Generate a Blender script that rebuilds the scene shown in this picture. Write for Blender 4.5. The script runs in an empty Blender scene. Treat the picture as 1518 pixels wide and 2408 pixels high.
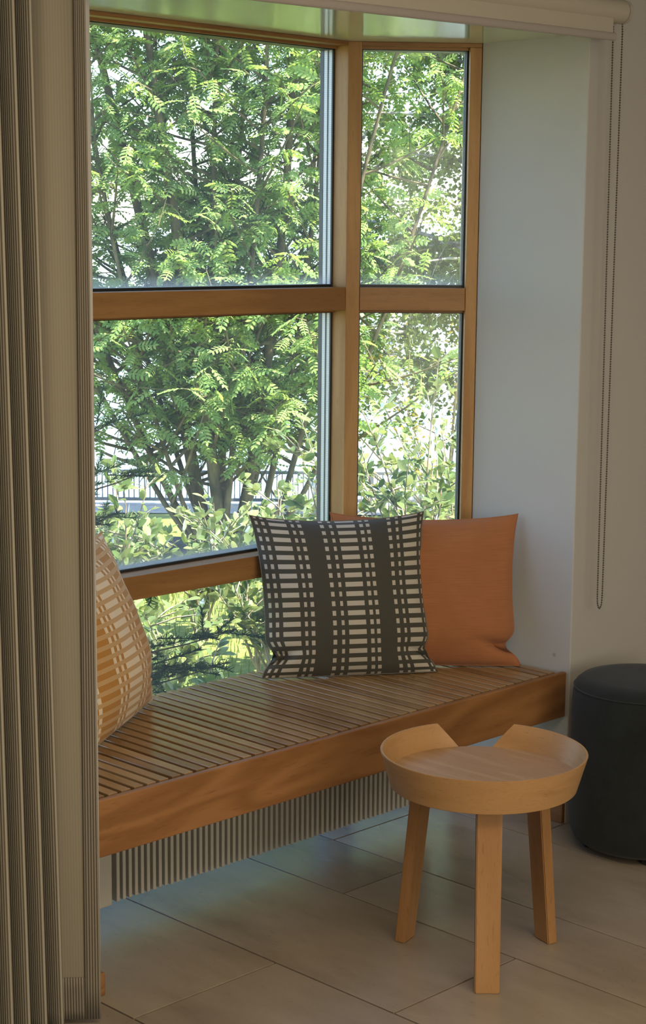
import bpy, bmesh, math, random
import numpy as np
from mathutils import Vector, Matrix

C = bpy.context.scene.collection
S = bpy.context.scene
rng = np.random.default_rng(7)
random.seed(7)

# ------------------------------------------------------------------ camera
FPX, YAW, PITCH, ROLL, HC = 4110.8, math.radians(45.12), math.radians(9.01), math.radians(0.52), 1.5
fwd = Vector((math.sin(YAW) * math.cos(PITCH), math.cos(YAW) * math.cos(PITCH), -math.sin(PITCH)))
rgt = Vector((math.cos(YAW), -math.sin(YAW), 0))
upv = rgt.cross(fwd)
r2 = rgt * math.cos(ROLL) + upv * math.sin(ROLL)
u2 = -rgt * math.sin(ROLL) + upv * math.cos(ROLL)
cam_d = bpy.data.cameras.new('camera')
cam = bpy.data.objects.new('camera', cam_d)
C.objects.link(cam)
M3 = Matrix((r2, u2, -fwd)).transposed()
cam.matrix_world = Matrix.Translation((0, 0, HC)) @ M3.to_4x4()
cam_d.sensor_fit = 'VERTICAL'
cam_d.sensor_height = 36.0
cam_d.lens = FPX * 36.0 / 2408.0
cam_d.clip_start = 0.05
cam_d.clip_end = 2000
S.camera = cam

# ------------------------------------------------------------------ view, sky, sun, room light
S.view_settings.view_transform = 'Standard'
S.view_settings.look = 'None'
S.view_settings.gamma = 1.0
S.view_settings.use_curve_mapping = False
S.view_settings.exposure = 0.14

SUN_AZ = Vector((0.34, -0.94, 0)).normalized()
SUN_EL = math.radians(60)
world = bpy.data.worlds.new('sky')
S.world = world
world.use_nodes = True
wn = world.node_tree
wn.nodes.clear()
wo = wn.nodes.new('ShaderNodeOutputWorld')
wb = wn.nodes.new('ShaderNodeBackground')
ws = wn.nodes.new('ShaderNodeTexSky')
ws.sky_type = 'NISHITA'
ws.sun_disc = False
ws.sun_elevation = SUN_EL
ws.sun_rotation = math.atan2(SUN_AZ.x, SUN_AZ.y)
ws.air_density = 1.0
ws.dust_density = 0.6
ws.ozone_density = 3.0
wb.inputs['Strength'].default_value = 0.68
wn.links.new(ws.outputs[0], wb.inputs[0])
wn.links.new(wb.outputs[0], wo.inputs[0])

sun_d = bpy.data.lights.new('sun', 'SUN')
sun_d.energy = 20.0
sun_d.angle = math.radians(0.6)
sun_d.color = (1.0, 0.93, 0.80)
sun = bpy.data.objects.new('sun', sun_d)
C.objects.link(sun)
sdir = Vector((SUN_AZ.x * math.cos(SUN_EL), SUN_AZ.y * math.cos(SUN_EL), math.sin(SUN_EL)))
sun.rotation_euler = (-sdir).to_track_quat('-Z', 'Y').to_euler()
sun.location = (6, -4, 9)


def area_light(name, loc, size, power, col):
    d = bpy.data.lights.new(name, 'AREA')
    d.shape = 'RECTANGLE'
    d.size, d.size_y = size
    d.energy = power
    d.color = col
    d.spread = math.radians(165)
    o = bpy.data.objects.new(name, d)
    o.location = loc
    C.objects.link(o)
    return o


area_light('ceiling_lamp', (1.1, 0.6, 2.57), (1.6, 1.6), 34, (1.0, 0.80, 0.56))
area_light('ceiling_lamp', (2.5, -0.6, 2.57), (1.2, 1.2), 18, (1.0, 0.80, 0.56))
# added fill light behind the camera, brightens radiator and other surfaces facing the room
fill_o = area_light('rear_fill', (1.3, -1.56, 1.25), (2.2, 1.5), 41, (1.0, 0.88, 0.70))
fill_o.rotation_euler = (math.radians(90), 0, 0)

cy = S.cycles
cy.use_light_tree = False
cy.max_bounces = 4
cy.diffuse_bounces = 3
cy.glossy_bounces = 2
cy.transmission_bounces = 2
cy.transparent_max_bounces = 8
cy.adaptive_threshold = 0.1
cy.caustics_reflective = False
cy.caustics_refractive = False


# ------------------------------------------------------------------ helpers
def tag(o, label=None, cat=None, group=None, kind=None):
    if label: o['label'] = label
    if cat: o['category'] = cat
    if group: o['group'] = group
    if kind: o['kind'] = kind
    return o


def link(name, me, m=None, parent=None, smooth=False):
    o = bpy.data.objects.new(name, me)
    C.objects.link(o)
    if m is not None and len(me.materials) == 0:
        me.materials.append(m)
    if parent is not None:
        o.parent = parent
    if smooth:
        me.shade_smooth()
    return o


def empty(name, loc=(0, 0, 0), label=None, cat=None, group=None, kind=None):
    o = bpy.data.objects.new(name, None)
    o.location = loc
    o.empty_display_size = 0.05
    C.objects.link(o)
    return tag(o, label, cat, group, kind)


def child(o, parent):
    """parent while keeping the world place (parents are only translated)."""
    o.parent = parent
    o.matrix_parent_inverse = Matrix.Translation(-Vector(parent.location))
    return o


def mesh_np(name, v, f, uv=None):
    """v (n,3), f (m,k) of equal k"""
    v = np.asarray(v, np.float32)
    f = np.asarray(f, np.int32)
    me = bpy.data.meshes.new(name)
    me.vertices.add(len(v))
    me.vertices.foreach_set('co', v.ravel())
    k = f.shape[1]
    me.loops.add(f.size)
    me.loops.foreach_set('vertex_index', f.ravel())
    me.polygons.add(len(f))
    me.polygons.foreach_set('loop_start', np.arange(0, f.size, k, dtype=np.int32))
    me.polygons.foreach_set('loop_total', np.full(len(f), k, np.int32))
    if uv is not None:
        l = me.uv_layers.new(name='UVMap')
        l.data.foreach_set('uv', np.asarray(uv, np.float32)[f.ravel()].ravel())
    me.update(calc_edges=True)
    me.validate()
    me.shade_flat()
    return me


def bm_mesh(name, bm):
    me = bpy.data.meshes.new(name)
    bm.normal_update()
    bm.to_mesh(me)
    bm.free()
    return me


def bm_box(bm, lo, hi, bev=0.0, seg=2):
    lo, hi = Vector(lo), Vector(hi)
    vs = [bm.verts.new((x, y, z)) for x in (lo.x, hi.x) for y in (lo.y, hi.y) for z in (lo.z, hi.z)]
    fs = [(0, 1, 3, 2), (4, 6, 7, 5), (0, 4, 5, 1), (2, 3, 7, 6), (0, 2, 6, 4), (1, 5, 7, 3)]
    faces = [bm.faces.new([vs[i] for i in f]) for f in fs]
    if bev > 0:
        es = set(e for f in faces for e in f.edges)
        bmesh.ops.bevel(bm, geom=list(es), offset=bev, segments=seg, profile=0.5, affect='EDGES')
    return vs


def box(name, lo, hi, m, parent=None, bev=0.0, seg=2):
    bm = bmesh.new()
    bm_box(bm, lo, hi, bev, seg)
    o = link(name, bm_mesh(name, bm), m)
    if parent: child(o, parent)
    return o


def prism(name, pts, z0, z1, m, parent=None, bev=0.0):
    """vertical prism over a plan polygon"""
    bm = bmesh.new()
    a = [bm.verts.new((p[0], p[1], z0)) for p in pts]
    b = [bm.verts.new((p[0], p[1], z1)) for p in pts]
    n = len(pts)
    bm.faces.new(a[::-1])
    bm.faces.new(b)
    for i in range(n):
        bm.faces.new((a[i], a[(i + 1) % n], b[(i + 1) % n], b[i]))
    bmesh.ops.recalc_face_normals(bm, faces=bm.faces)
    if bev > 0:
        bmesh.ops.bevel(bm, geom=list(bm.edges), offset=bev, segments=2, profile=0.5, affect='EDGES')
    o = link(name, bm_mesh(name, bm), m)
    if parent: child(o, parent)
    return o


def tube_arrays(pts, rad, n=6):
    pts = np.asarray(pts, float)
    rad = np.broadcast_to(np.asarray(rad, float), (len(pts),))
    t = np.gradient(pts, axis=0)
    t /= np.linalg.norm(t, axis=1, keepdims=True) + 1e-12
    ref = np.array([0.31, 0.17, 0.93])
    if abs(t[0] @ ref) > .9: ref = np.array([1., 0, 0])
    a = np.cross(t, ref)
    a /= np.linalg.norm(a, axis=1, keepdims=True) + 1e-12
    b = np.cross(t, a)
    an = np.linspace(0, 2 * np.pi, n, endpoint=False)
    v = pts[:, None, :] + rad[:, None, None] * (np.cos(an)[None, :, None] * a[:, None, :] + np.sin(an)[None, :, None] * b[:, None, :])
    v = v.reshape(-1, 3)
    f = []
    for i in range(len(pts) - 1):
        for j in range(n):
            j2 = (j + 1) % n
            f.append((i * n + j, i * n + j2, (i + 1) * n + j2, (i + 1) * n + j))
    return v, np.array(f)


class Pile:
    """collects quads from many tubes / leaves into one mesh"""
    def __init__(self): self.v, self.f, self.n = [], [], 0
    def add(self, v, f):
        if len(v) == 0: return
        self.v.append(v); self.f.append(np.asarray(f) + self.n); self.n += len(v)
    def tube(self, pts, rad, n=6): self.add(*tube_arrays(pts, rad, n))
    def mesh(self, name): return mesh_np(name, np.concatenate(self.v), np.concatenate(self.f))


def lathe(name, prof, m, n=64, smooth=True, arc=None):
    """prof list of (r,z); full turn"""
    an = np.linspace(0, 2 * np.pi, n, endpoint=False)
    v = np.array([(r * np.cos(a), r * np.sin(a), z) for r, z in prof for a in an])
    f = [(i * n + j, i * n + (j + 1) % n, (i + 1) * n + (j + 1) % n, (i + 1) * n + j)
         for i in range(len(prof) - 1) for j in range(n)]
    me = mesh_np(name, v, f)
    bm = bmesh.new(); bm.from_mesh(me)
    bmesh.ops.remove_doubles(bm, verts=bm.verts, dist=1e-5)
    bmesh.ops.recalc_face_normals(bm, faces=bm.faces)
    bm.to_mesh(me); bm.free()
    return link(name, me, m, smooth=smooth)


# ------------------------------------------------------------------ materials
class NT:
    def __init__(self, name):
        self.m = bpy.data.materials.new(name)
        self.m.use_nodes = True
        self.t = self.m.node_tree
        self.t.nodes.clear()
        self.out = self.t.nodes.new('ShaderNodeOutputMaterial')
    def n(self, typ, ins=None, **kw):
        nd = self.t.nodes.new('ShaderNode' + typ)
        for k, v in kw.items(): setattr(nd, k, v)
        for k, v in (ins or {}).items():
            s = nd.inputs[k]
            if hasattr(v, 'is_output'): self.t.links.new(v, s)
            else: s.default_value = v
        return nd
    def math(self, op, a, b=0.0, c=0.0):
        nd = self.n('Math', {0: a, 1: b, 2: c}, operation=op)
        return nd.outputs[0]
    def mix(self, fac, a, b, blend='MIX'):
        nd = self.n('MixRGB', {0: fac, 1: a, 2: b}, blend_type=blend)
        return nd.outputs[0]
    def coord(self, kind='Object', scale=(1, 1, 1), rotz=0.0):
        tc = self.n('TexCoord')
        if rotz:      # axes turned in plan before stretching
            mp = self.n('Mapping', {'Vector': tc.outputs[kind], 'Scale': tuple(1 / k for k in scale), 'Rotation': (0, 0, rotz)}, vector_type='TEXTURE')
            return mp.outputs[0]
        mp = self.n('Mapping', {'Vector': tc.outputs[kind], 'Scale': scale})
        return mp.outputs[0]
    def noise(self, vec, scale=5, detail=3, rough=.55, dist=0.0):
        return self.n('TexNoise', {'Vector': vec, 'Scale': scale, 'Detail': detail, 'Roughness': rough, 'Distortion': dist}).outputs[0]
    def ramp(self, fac, stops, interp='LINEAR'):
        nd = self.n('ValToRGB', {0: fac})
        cr = nd.color_ramp
        cr.interpolation = interp
        while len(cr.elements) < len(stops): cr.elements.new(0.5)
        for e, (p, c) in zip(cr.elements, stops):
            e.position = p
            e.color = c if len(c) == 4 else (*c, 1)
        return nd.outputs[0]
    def pbr(self, col, rough=.6, bump=None, bump_s=.2, bump_d=.002, spec=.5, metal=0.0, coat=0.0, sheen=0.0, coat_rough=.1):
        p = self.n('BsdfPrincipled')
        for k, v in (('Base Color', col), ('Roughness', rough), ('Specular IOR Level', spec), ('Metallic', metal),
                     ('Coat Weight', coat), ('Sheen Weight', sheen), ('Coat Roughness', coat_rough)):
            s = p.inputs[k]
            if hasattr(v, 'is_output'): self.t.links.new(v, s)
            else: s.default_value = (*v, 1) if isinstance(v, tuple) and len(v) == 3 else v
        if bump is not None:
            b = self.n('Bump', {'Height': bump, 'Strength': bump_s, 'Distance': bump_d})
            self.t.links.new(b.outputs[0], p.inputs['Normal'])
        self.t.links.new(p.outputs[0], self.out.inputs[0])
        return p


def lin(r, g, b):
    f = lambda c: (c / 255 / 12.92) if c / 255 <= .04045 else ((c / 255 + .055) / 1.055) ** 2.4
    return (f(r), f(g), f(b))


def c4(t): return (*t, 1)


def wood(name, a, b, scale, rough=.45, k=26, fibre=.5, spec=.4, coat=0.0, ring_scale=1.0, rotz=0.0):
    """a, b linear colours; scale stretches object space (small along the grain)"""
    t = NT(name)
    v = t.coord('Object', scale, rotz)
    n1 = t.noise(v, ring_scale, 2.5, .5, .35)
    ring = t.math('SINE', t.math('MULTIPLY', n1, float(k)))
    ring = t.math('MULTIPLY_ADD', ring, .5, .5)
    v2 = t.coord('Object', tuple(s * 9 for s in scale), rotz)
    n2 = t.noise(v2, 1.6, 4, .6)
    v3 = t.coord('Object', tuple(s * .35 for s in scale), rotz)
    n3 = t.noise(v3, 1.0, 2, .5)
    fac = t.math('ADD', t.math('MULTIPLY', ring, .45), t.math('MULTIPLY', n2, fibre))
    fac = t.math('ADD', fac, t.math('MULTIPLY', t.math('SUBTRACT', n3, .5), .5))
    col = t.ramp(fac, [(.15, a), (.85, b)])
    pores = t.ramp(n2, [(.30, (.55, .5, .45)), (.44, (1, 1, 1))])
    col = t.mix(.55, col, pores, 'MULTIPLY')
    t.pbr(col, rough, n2, .12, .0015, spec=spec, coat=coat)
    return t.m


MT = {}
oakA, oakB = (.30, .135, .040), (.185, .074, .018)
MT['fascia'] = wood('oiled_oak_board', (.33, .160, .060), (.20, .088, .029), (1.1, 7, 7), .42, k=40)
MT['oak_z'] = wood('window_oak_upright', (.47, .27, .095), (.34, .175, .054), (16, 16, 1.2), .5, k=18, fibre=.8)
MT['oak_x'] = wood('window_oak_rail', (.37, .195, .068), (.25, .122, .040), (1.4, 16, 16), .5, k=18, fibre=.7)
for _k, _a in (('oak_xr', -40.6), ('oak_xl', 40.6)):
    MT[_k] = wood('window_oak_rail_' + ('right' if _a < 0 else 'left'), (.37, .195, .068), (.25, .122, .040), (1.4, 16, 16), .5, k=18, fibre=.7, rotz=math.radians(_a))
MT['table_rim'] = wood('table_oak_bent', (.48, .285, .125), (.36, .198, .078), (4, 4, 26), .42, k=10, fibre=.6)
MT['table_top'] = wood('table_oak_top', (.58, .39, .23), (.40, .245, .13), (26, 2.2, 26), .36, k=14, fibre=1.0)
MT['table_leg'] = wood('table_oak_leg', (.42, .235, .095), (.31, .158, .060), (14, 14, 2.0), .45, k=12, fibre=.6)
MT['base_oak'] = wood('baseboard_oak', (.30, .15, .06), (.2, .09, .03), (10, 1.5, 14), .5)


def slat_mat():
    t = NT('bench_slat_oak')
    v = t.coord('Object', (14, 1.6, 14))
    n1 = t.noise(v, 1.0, 3, .55, .3)
    n2 = t.noise(t.coord('Object', (120, 9, 120)), 1.0, 4, .6)
    oi = t.n('ObjectInfo')
    f = t.math('ADD', t.math('MULTIPLY', n1, .5), t.math('MULTIPLY', n2, .35))
    f = t.math('ADD', f, t.math('MULTIPLY', t.math('SUBTRACT', oi.outputs['Random'], .5), .55))
    col = t.ramp(f, [(.15, (.40, .25, .115)), (.5, (.30, .175, .075)), (.85, (.19, .098, .038))])
    pores = t.ramp(n2, [(.3, (.6, .55, .5)), (.45, (1, 1, 1))])
    col = t.mix(.5, col, pores, 'MULTIPLY')
    t.pbr(col, .22, n2, .06, .001, spec=.65)
    return t.m


MT['slat'] = slat_mat()


def paint(name, col, rough=.75, spec=.3, mark=None):
    t = NT(name)
    n2 = t.noise(t.coord('Object', (1, 1, 1)), 7, 3, .6)
    c = t.mix(t.math('MULTIPLY', t.math('SUBTRACT', n2, .35), .12), c4(col), c4(tuple(x * .7 for x in col)))
    if mark:
        tc = t.n('TexCoord')
        d = t.n('VectorMath', {0: tc.outputs['Object'], 1: mark}, operation='DISTANCE').outputs['Value']
        d = t.math('ADD', d, t.math('MULTIPLY', t.math('SUBTRACT', t.noise(t.coord('Object', (1, 1, 1)), 120, 2), .5), .008))
        c = t.mix(t.ramp(d, [(.003, (.6, .6, .6)), (.0065, (0, 0, 0))]), c, (.16, .16, .17, 1))
    t.pbr(c, rough, spec=spec)
    return t.m


MT['wall'] = paint('matt_white_wall_paint', (.47, .463, .445), mark=(3.53, 2.672, .437))
MT['soffit'] = paint('gloss_white_soffit_paint', (.62, .62, .52), .10, .65)
MT['ceil'] = paint('ceiling_paint', (.75, .74, .72))


def tile_mat():
    t = NT('travertine_tile')
    oi = t.n('ObjectInfo')
    tc = t.n('TexCoord')
    off = t.n('VectorMath', {0: tc.outputs['Object'], 1: t.n('CombineXYZ', {0: t.math('MULTIPLY', oi.outputs['Random'], 37.0), 1: t.math('MULTIPLY', oi.outputs['Random'], 11.0)}).outputs[0]}, operation='ADD').outputs[0]
    mp = t.n('Mapping', {'Vector': off, 'Scale': (9, 3.0, 4)}).outputs[0]
    n1 = t.noise(mp, 1.0, 6, .6, .15)
    mp2 = t.n('Mapping', {'Vector': off, 'Scale': (3, 1.3, 3)}).outputs[0]
    n2 = t.noise(mp2, 1.0, 3, .5)
    mp3 = t.n('Mapping', {'Vector': off, 'Scale': (95, 42, 40)}).outputs[0]
    n3 = t.noise(mp3, 1.0, 5, .7, .3)
    f = t.math('ADD', t.math('MULTIPLY', n1, .6), t.math('MULTIPLY', n2, .4))
    col = t.ramp(f, [(.30, (.190, .155, .112)), (.5, (.265, .220, .165)), (.70, (.33, .282, .218))])
    pit = t.ramp(n3, [(.25, (.45, .40, .35)), (.40, (1, 1, 1))])
    col = t.mix(.6, col, pit, 'MULTIPLY')
    b = t.mix(.15, col, t.n('CombineXYZ', {0: oi.outputs['Random'], 1: oi.outputs['Random'], 2: oi.outputs['Random']}).outputs[0], 'OVERLAY')
    rg = t.math('MULTIPLY_ADD', n2, .16, .20)
    t.pbr(b, rg, n3, .05, .001, spec=.5)
    return t.m


MT['tile'] = tile_mat()
t_ = NT('dark_grout'); t_.pbr((.012, .010, .008), .9); MT['grout'] = t_.m
t_ = NT('black_gasket'); t_.pbr((.018, .022, .024), .45); MT['gasket'] = t_.m


def spacer_mat():
    t = NT('perforated_spacer_bar')
    v = t.coord('Object', (1, 1, 1))
    sx = t.n('SeparateXYZ', {0: v})
    z = t.math('FRACT', t.math('MULTIPLY', sx.outputs[2], 210.0))
    dot = t.math('GREATER_THAN', z, .7)
    col = t.mix(t.math('MULTIPLY', dot, .35), (.62, .65, .66, 1), (.15, .16, .17, 1))
    t.pbr(col, .4, metal=.2)
    return t.m


MT['spacer'] = spacer_mat()


def glass_mat():
    """clear pane, dustier towards the bottom edge, under an even veil imitating haze (UV y = height over the pane's lower edge, in m)"""
    t = NT('window_glass')
    lw = t.n('Fresnel', {'IOR': 1.45})
    tr = t.n('BsdfTransparent', {'Color': (.985, .995, .99, 1)})
    gl = t.n('BsdfGlossy', {'Color': (1, 1, 1, 1), 'Roughness': .02})
    gb = t.n('NewGeometry')
    mx = t.n('MixShader', {0: t.math('MULTIPLY', t.math('MULTIPLY', lw.outputs[0], .7), t.math('SUBTRACT', 1.0, gb.outputs['Backfacing'])), 1: tr.outputs[0], 2: gl.outputs[0]})
    uv = t.n('TexCoord')
    sy = t.n('SeparateXYZ', {0: uv.outputs['UV']})
    nz = t.noise(t.coord('Object', (1, 1, 1)), 10, 3, .5)
    h = t.math('ADD', sy.outputs[1], t.math('MULTIPLY', t.math('SUBTRACT', nz, .5), .012))
    dust_veil = t.ramp(h, [(.0, (.30, .30, .30)), (.014, (.17, .17, .17)), (.032, (.045, .045, .045)), (.3, (.032, .032, .032))])  # even level stands in for haze; the rise near the bottom is dirt
    df = t.n('BsdfDiffuse', {'Color': (.75, .8, .8, 1)})
    tl = t.n('BsdfTranslucent', {'Color': (.75, .8, .8, 1)})
    dd = t.n('MixShader', {0: .6, 1: df.outputs[0], 2: tl.outputs[0]})
    m2 = t.n('MixShader', {0: dust_veil, 1: mx.outputs[0], 2: dd.outputs[0]})
    t.t.links.new(m2.outputs[0], t.out.inputs[0])
    return t.m


MT['glass'] = glass_mat()
t_ = NT('radiator_paint')
t_.pbr((.48, .465, .41), .42); MT['rad'] = t_.m
t_ = NT('radiator_core'); t_.pbr((.10, .10, .09), .6); MT['radcore'] = t_.m
t_ = NT('screw_steel'); t_.pbr((.03, .03, .03), .5); MT['screw'] = t_.m


def fabric(name, col, rough=.95, weave=900, var=.25, sheen=.2, slub=None):
    t = NT(name)
    n = t.noise(t.coord('Object', (1, 1, 1)), weave, 2, .6)
    n2 = t.noise(t.coord('Object', (1, 1, 1)), 14, 4, .6)
    f = t.math('ADD', t.math('MULTIPLY', n, .5), t.math('MULTIPLY', n2, .5))
    if slub:
        n3 = t.noise(t.coord('UV', slub), 1.0, 3, .6)
        f = t.math('ADD', t.math('MULTIPLY', f, .5), t.math('MULTIPLY', n3, .5))
    c = t.ramp(f, [(.3, tuple(x * (1 - var) for x in col)), (.7, tuple(x * (1 + var) for x in col))])
    t.pbr(c, rough, n, .4, .0008, spec=.15, sheen=sheen)
    return t.m


MT['ottoman'] = fabric('charcoal_green_wool', (.018, .022, .021), var=.35, sheen=.12)
MT['piping'] = fabric('dark_piping', (.010, .012, .012))
MT['orange'] = fabric('burnt_orange_linen', (.37, .152, .066), var=.18, slub=(5, 160, 1))


def ribbed(name, a, b, freq, bump=.6):
    t = NT(name)
    uv = t.n('TexCoord')
    sx = t.n('SeparateXYZ', {0: uv.outputs['UV']})
    w = t.math('SINE', t.math('MULTIPLY', sx.outputs[0], freq * 2 * math.pi))
    w = t.math('MULTIPLY_ADD', w, .5, .5)
    n = t.noise(t.coord('Object', (1, 1, 1)), 400, 2, .6)
    f = t.math('ADD', t.math('MULTIPLY', w, .8), t.math('MULTIPLY', n, .2))
    c = t.ramp(f, [(.1, a), (.8, b)])
    t.pbr(c, .9, w, bump, .0012, spec=.15, sheen=.15)
    return t.m


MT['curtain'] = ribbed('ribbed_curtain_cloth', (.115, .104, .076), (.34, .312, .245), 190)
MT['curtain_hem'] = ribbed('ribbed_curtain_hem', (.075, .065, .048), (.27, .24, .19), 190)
MT['lining'] = ribbed('curtain_reverse_cloth', (.25, .228, .17), (.275, .25, .19), 190, .05)
t_ = NT('blind_fabric'); t_.pbr((.47, .435, .36), .8); MT['blind'] = t_.m
t_ = NT('blind_bar'); t_.pbr((.40, .365, .335), .5); MT['bar'] = t_.m
t_ = NT('blind_cap'); t_.pbr((.45, .42, .37), .4); MT['cap'] = t_.m
t_ = NT('chain_steel'); t_.pbr((.13, .11, .085), .35, metal=.8); MT['chain'] = t_.m


def green_cushion_mat():
    t = NT('grey_green_block_weave')
    uv = t.n('TexCoord')
    sx = t.n('SeparateXYZ', {0: uv.outputs['UV']})
    u, v = sx.outputs[0], sx.outputs[1]
    stops = [(0.0, (0, 0, 0))]
    for cen in (.165, .525, .885):
        for a, b in ((-101, -87), (-67, -53), (-36, 40), (57, 71), (86, 100)):
            stops.append((cen + a / 770, (1, 1, 1)))
            stops.append((min(cen + b / 770, .9999), (0, 0, 0)))
    cols = t.ramp(u, stops[:32], 'CONSTANT')
    row = t.math('FRACT', t.math('MULTIPLY_ADD', v, 18.6, .18))
    rows = t.math('MULTIPLY', t.math('GREATER_THAN', row, .25), t.math('LESS_THAN', row, .76))
    mask = t.math('MULTIPLY', cols, rows)
    lines = t.math('MULTIPLY_ADD', t.math('SINE', t.math('MULTIPLY', u, 1900.0)), .5, .5)
    white = t.mix(lines, (.62, .585, .51, 1), (.38, .355, .305, 1))
    n = t.noise(t.coord('UV', (60, 25, 1)), 8, 3, .6)
    dark = t.mix(n, (.052, .053, .046, 1), (.082, .079, .063, 1))
    col = t.mix(mask, dark, white)
    h = t.math('ADD', t.math('MULTIPLY', mask, .6), t.math('MULTIPLY', n, .4))
    t.pbr(col, .9, h, .4, .0008, spec=.2, sheen=.15)
    return t.m


def yellow_cushion_mat():
    t = NT('ochre_block_weave')
    uv = t.n('TexCoord')
    sx = t.n('SeparateXYZ', {0: uv.outputs['UV']})
    u, v = sx.outputs[0], sx.outputs[1]
    O, W = (0, 0, 0), (1, 1, 1)
    per = t.math('FRACT', t.math('MULTIPLY_ADD', u, 2.0, .22))
    cols = t.ramp(per, [(0.0, W), (.27, O), (.325, W), (.375, O), (.43, W), (.475, O), (.77, W), (.82, O), (.865, W), (.91, O), (.955, W)], 'CONSTANT')
    row = t.math('FRACT', t.math('MULTIPLY', v, 20.0))
    band = t.math('GREATER_THAN', row, .56)
    ln = t.math('FRACT', t.math('MULTIPLY', v, 20.0 * 9.0))
    lines = t.math('MULTIPLY', t.math('GREATER_THAN', ln, .5), .75)
    ochre = t.mix(t.noise(t.coord('UV', (50, 50, 1)), 6, 2), (.50, .26, .070, 1), (.40, .19, .046, 1))
    white = (.74, .64, .49, 1)
    blk = t.mix(cols, ochre, white)
    bnd = t.mix(lines, (.46, .26, .09, 1), (.68, .52, .32, 1))
    col = t.mix(band, blk, bnd)
    t.pbr(col, .9, t.noise(t.coord('UV', (1, 1, 1)), 700, 2), .3, .0006, spec=.15, sheen=.15)
    return t.m


MT['green_cushion'] = green_cushion_mat()
MT['yellow_cushion'] = yellow_cushion_mat()


def leaf_mat(name, stops, trans=.45, rough=.45, gloss=.10):
    t = NT(name)
    g = t.n('NewGeometry')
    oi = t.n('ObjectInfo')
    r = t.math('FRACT', t.math('ADD', g.outputs['Random Per Island'], oi.outputs['Random']))
    col = t.ramp(r, stops)
    d = t.n('BsdfDiffuse', {'Color': col})
    tc = t.mix(1.0, col, (1.08, 1.06, .65, 1), 'MULTIPLY')
    tl = t.n('BsdfTranslucent', {'Color': tc})
    m1 = t.n('MixShader', {0: trans, 1: d.outputs[0], 2: tl.outputs[0]})
    if gloss <= 0:
        t.t.links.new(m1.outputs[0], t.out.inputs[0])
        return t.m
    gl = t.n('BsdfGlossy', {'Roughness': rough, 'Color': (1, 1, 1, 1)})
    fr = t.n('Fresnel', {'IOR': 1.4})
    m2 = t.n('MixShader', {0: t.math('MULTIPLY', fr.outputs[0], gloss * 8), 1: m1.outputs[0], 2: gl.outputs[0]})
    t.t.links.new(m2.outputs[0], t.out.inputs[0])
    return t.m


MT['rowan_leaf'] = leaf_mat('rowan_leaf', [(0, (.20, .325, .115)), (.6, (.285, .41, .145)), (1, (.41, .49, .185))], trans=.5, gloss=0)
MT['birch_leaf'] = leaf_mat('birch_leaf', [(0, (.115, .175, .050)), (.6, (.17, .235, .068)), (1, (.25, .29, .11))], gloss=0)
MT['shrub_leaf'] = leaf_mat('shrub_leaf', [(0, (.085, .145, .042)), (.5, (.165, .24, .072)), (1, (.34, .385, .155))], gloss=.07)
MT['yellow_leaf'] = leaf_mat('yellow_leaf', [(0, (.26, .21, .015)), (.6, (.32, .25, .02)), (1, (.15, .19, .03))])
MT['needle'] = leaf_mat('yew_needle', [(0, (.010, .028, .016)), (.7, (.020, .045, .022)), (1, (.06, .085, .025))], trans=.2, gloss=0)
MT['grass'] = leaf_mat('grass_blade', [(0, (.13, .18, .045)), (.6, (.22, .27, .07)), (1, (.34, .35, .13))], gloss=0)


def bark(name, a, b, sc=12):
    t = NT(name)
    n = t.noise(t.coord('Object', (sc, sc, sc * .4)), 1, 4, .6)
    t.pbr(t.ramp(n, [(.35, a), (.65, b)]), .85, n, .5, .01, spec=.2)
    return t.m


MT['rowan_bark'] = bark('rowan_bark', (.06, .05, .035), (.20, .155, .085))
MT['birch_bark'] = bark('birch_bark', (.10, .085, .07), (.55, .52, .46), 9)
MT['shrub_stem'] = bark('shrub_stem', (.24, .18, .12), (.46, .38, .28), 30)
MT['yew_bark'] = bark('yew_bark', (.05, .035, .025), (.10, .07, .045), 30)


def ground_mat():
    t = NT('lawn_soil')
    n = t.noise(t.coord('Object', (1, 1, 1)), 5, 6, .65)
    n2 = t.noise(t.coord('Object', (1, 1, 1)), 45, 4, .65)
    f = t.math('ADD', t.math('MULTIPLY', n, .45), t.math('MULTIPLY', n2, .55))
    t.pbr(t.ramp(f, [(.3, (.09, .12, .03)), (.5, (.19, .23, .06)), (.7, (.30, .31, .12))]), .95, n2, .6, .03, spec=.1)
    return t.m


MT['ground'] = ground_mat()
t_ = NT('pale_gravel'); _n = t_.noise(t_.coord('Object', (1, 1, 1)), 30, 5, .7)
t_.pbr(t_.ramp(_n, [(.3, (.24, .22, .19)), (.7, (.40, .37, .33))]), .95, _n, .5, .02); MT['gravel'] = t_.m
t_ = NT('grey_rock'); _n = t_.noise(t_.coord('Object', (1, 1, 1)), 9, 6, .65)
t_.pbr(t_.ramp(_n, [(.3, (.05, .05, .055)), (.7, (.14, .14, .145))]), .9, _n, .6, .02); MT['rock'] = t_.m
t_ = NT('fence_metal'); t_.pbr((.13, .14, .145), .6); MT['fence'] = t_.m
t_ = NT('lake_water'); _n = t_.noise(t_.coord('Object', (1, 2.2, 1)), .8, 4, .6)
t_.pbr((.16, .22, .28), .12, _n, .25, .3, spec=.6); MT['water'] = t_.m
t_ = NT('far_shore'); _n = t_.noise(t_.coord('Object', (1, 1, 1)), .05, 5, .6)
t_.pbr(t_.ramp(_n, [(.3, (.22, .30, .33)), (.7, (.30, .38, .38))]), .95); MT['shore'] = t_.m

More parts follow.
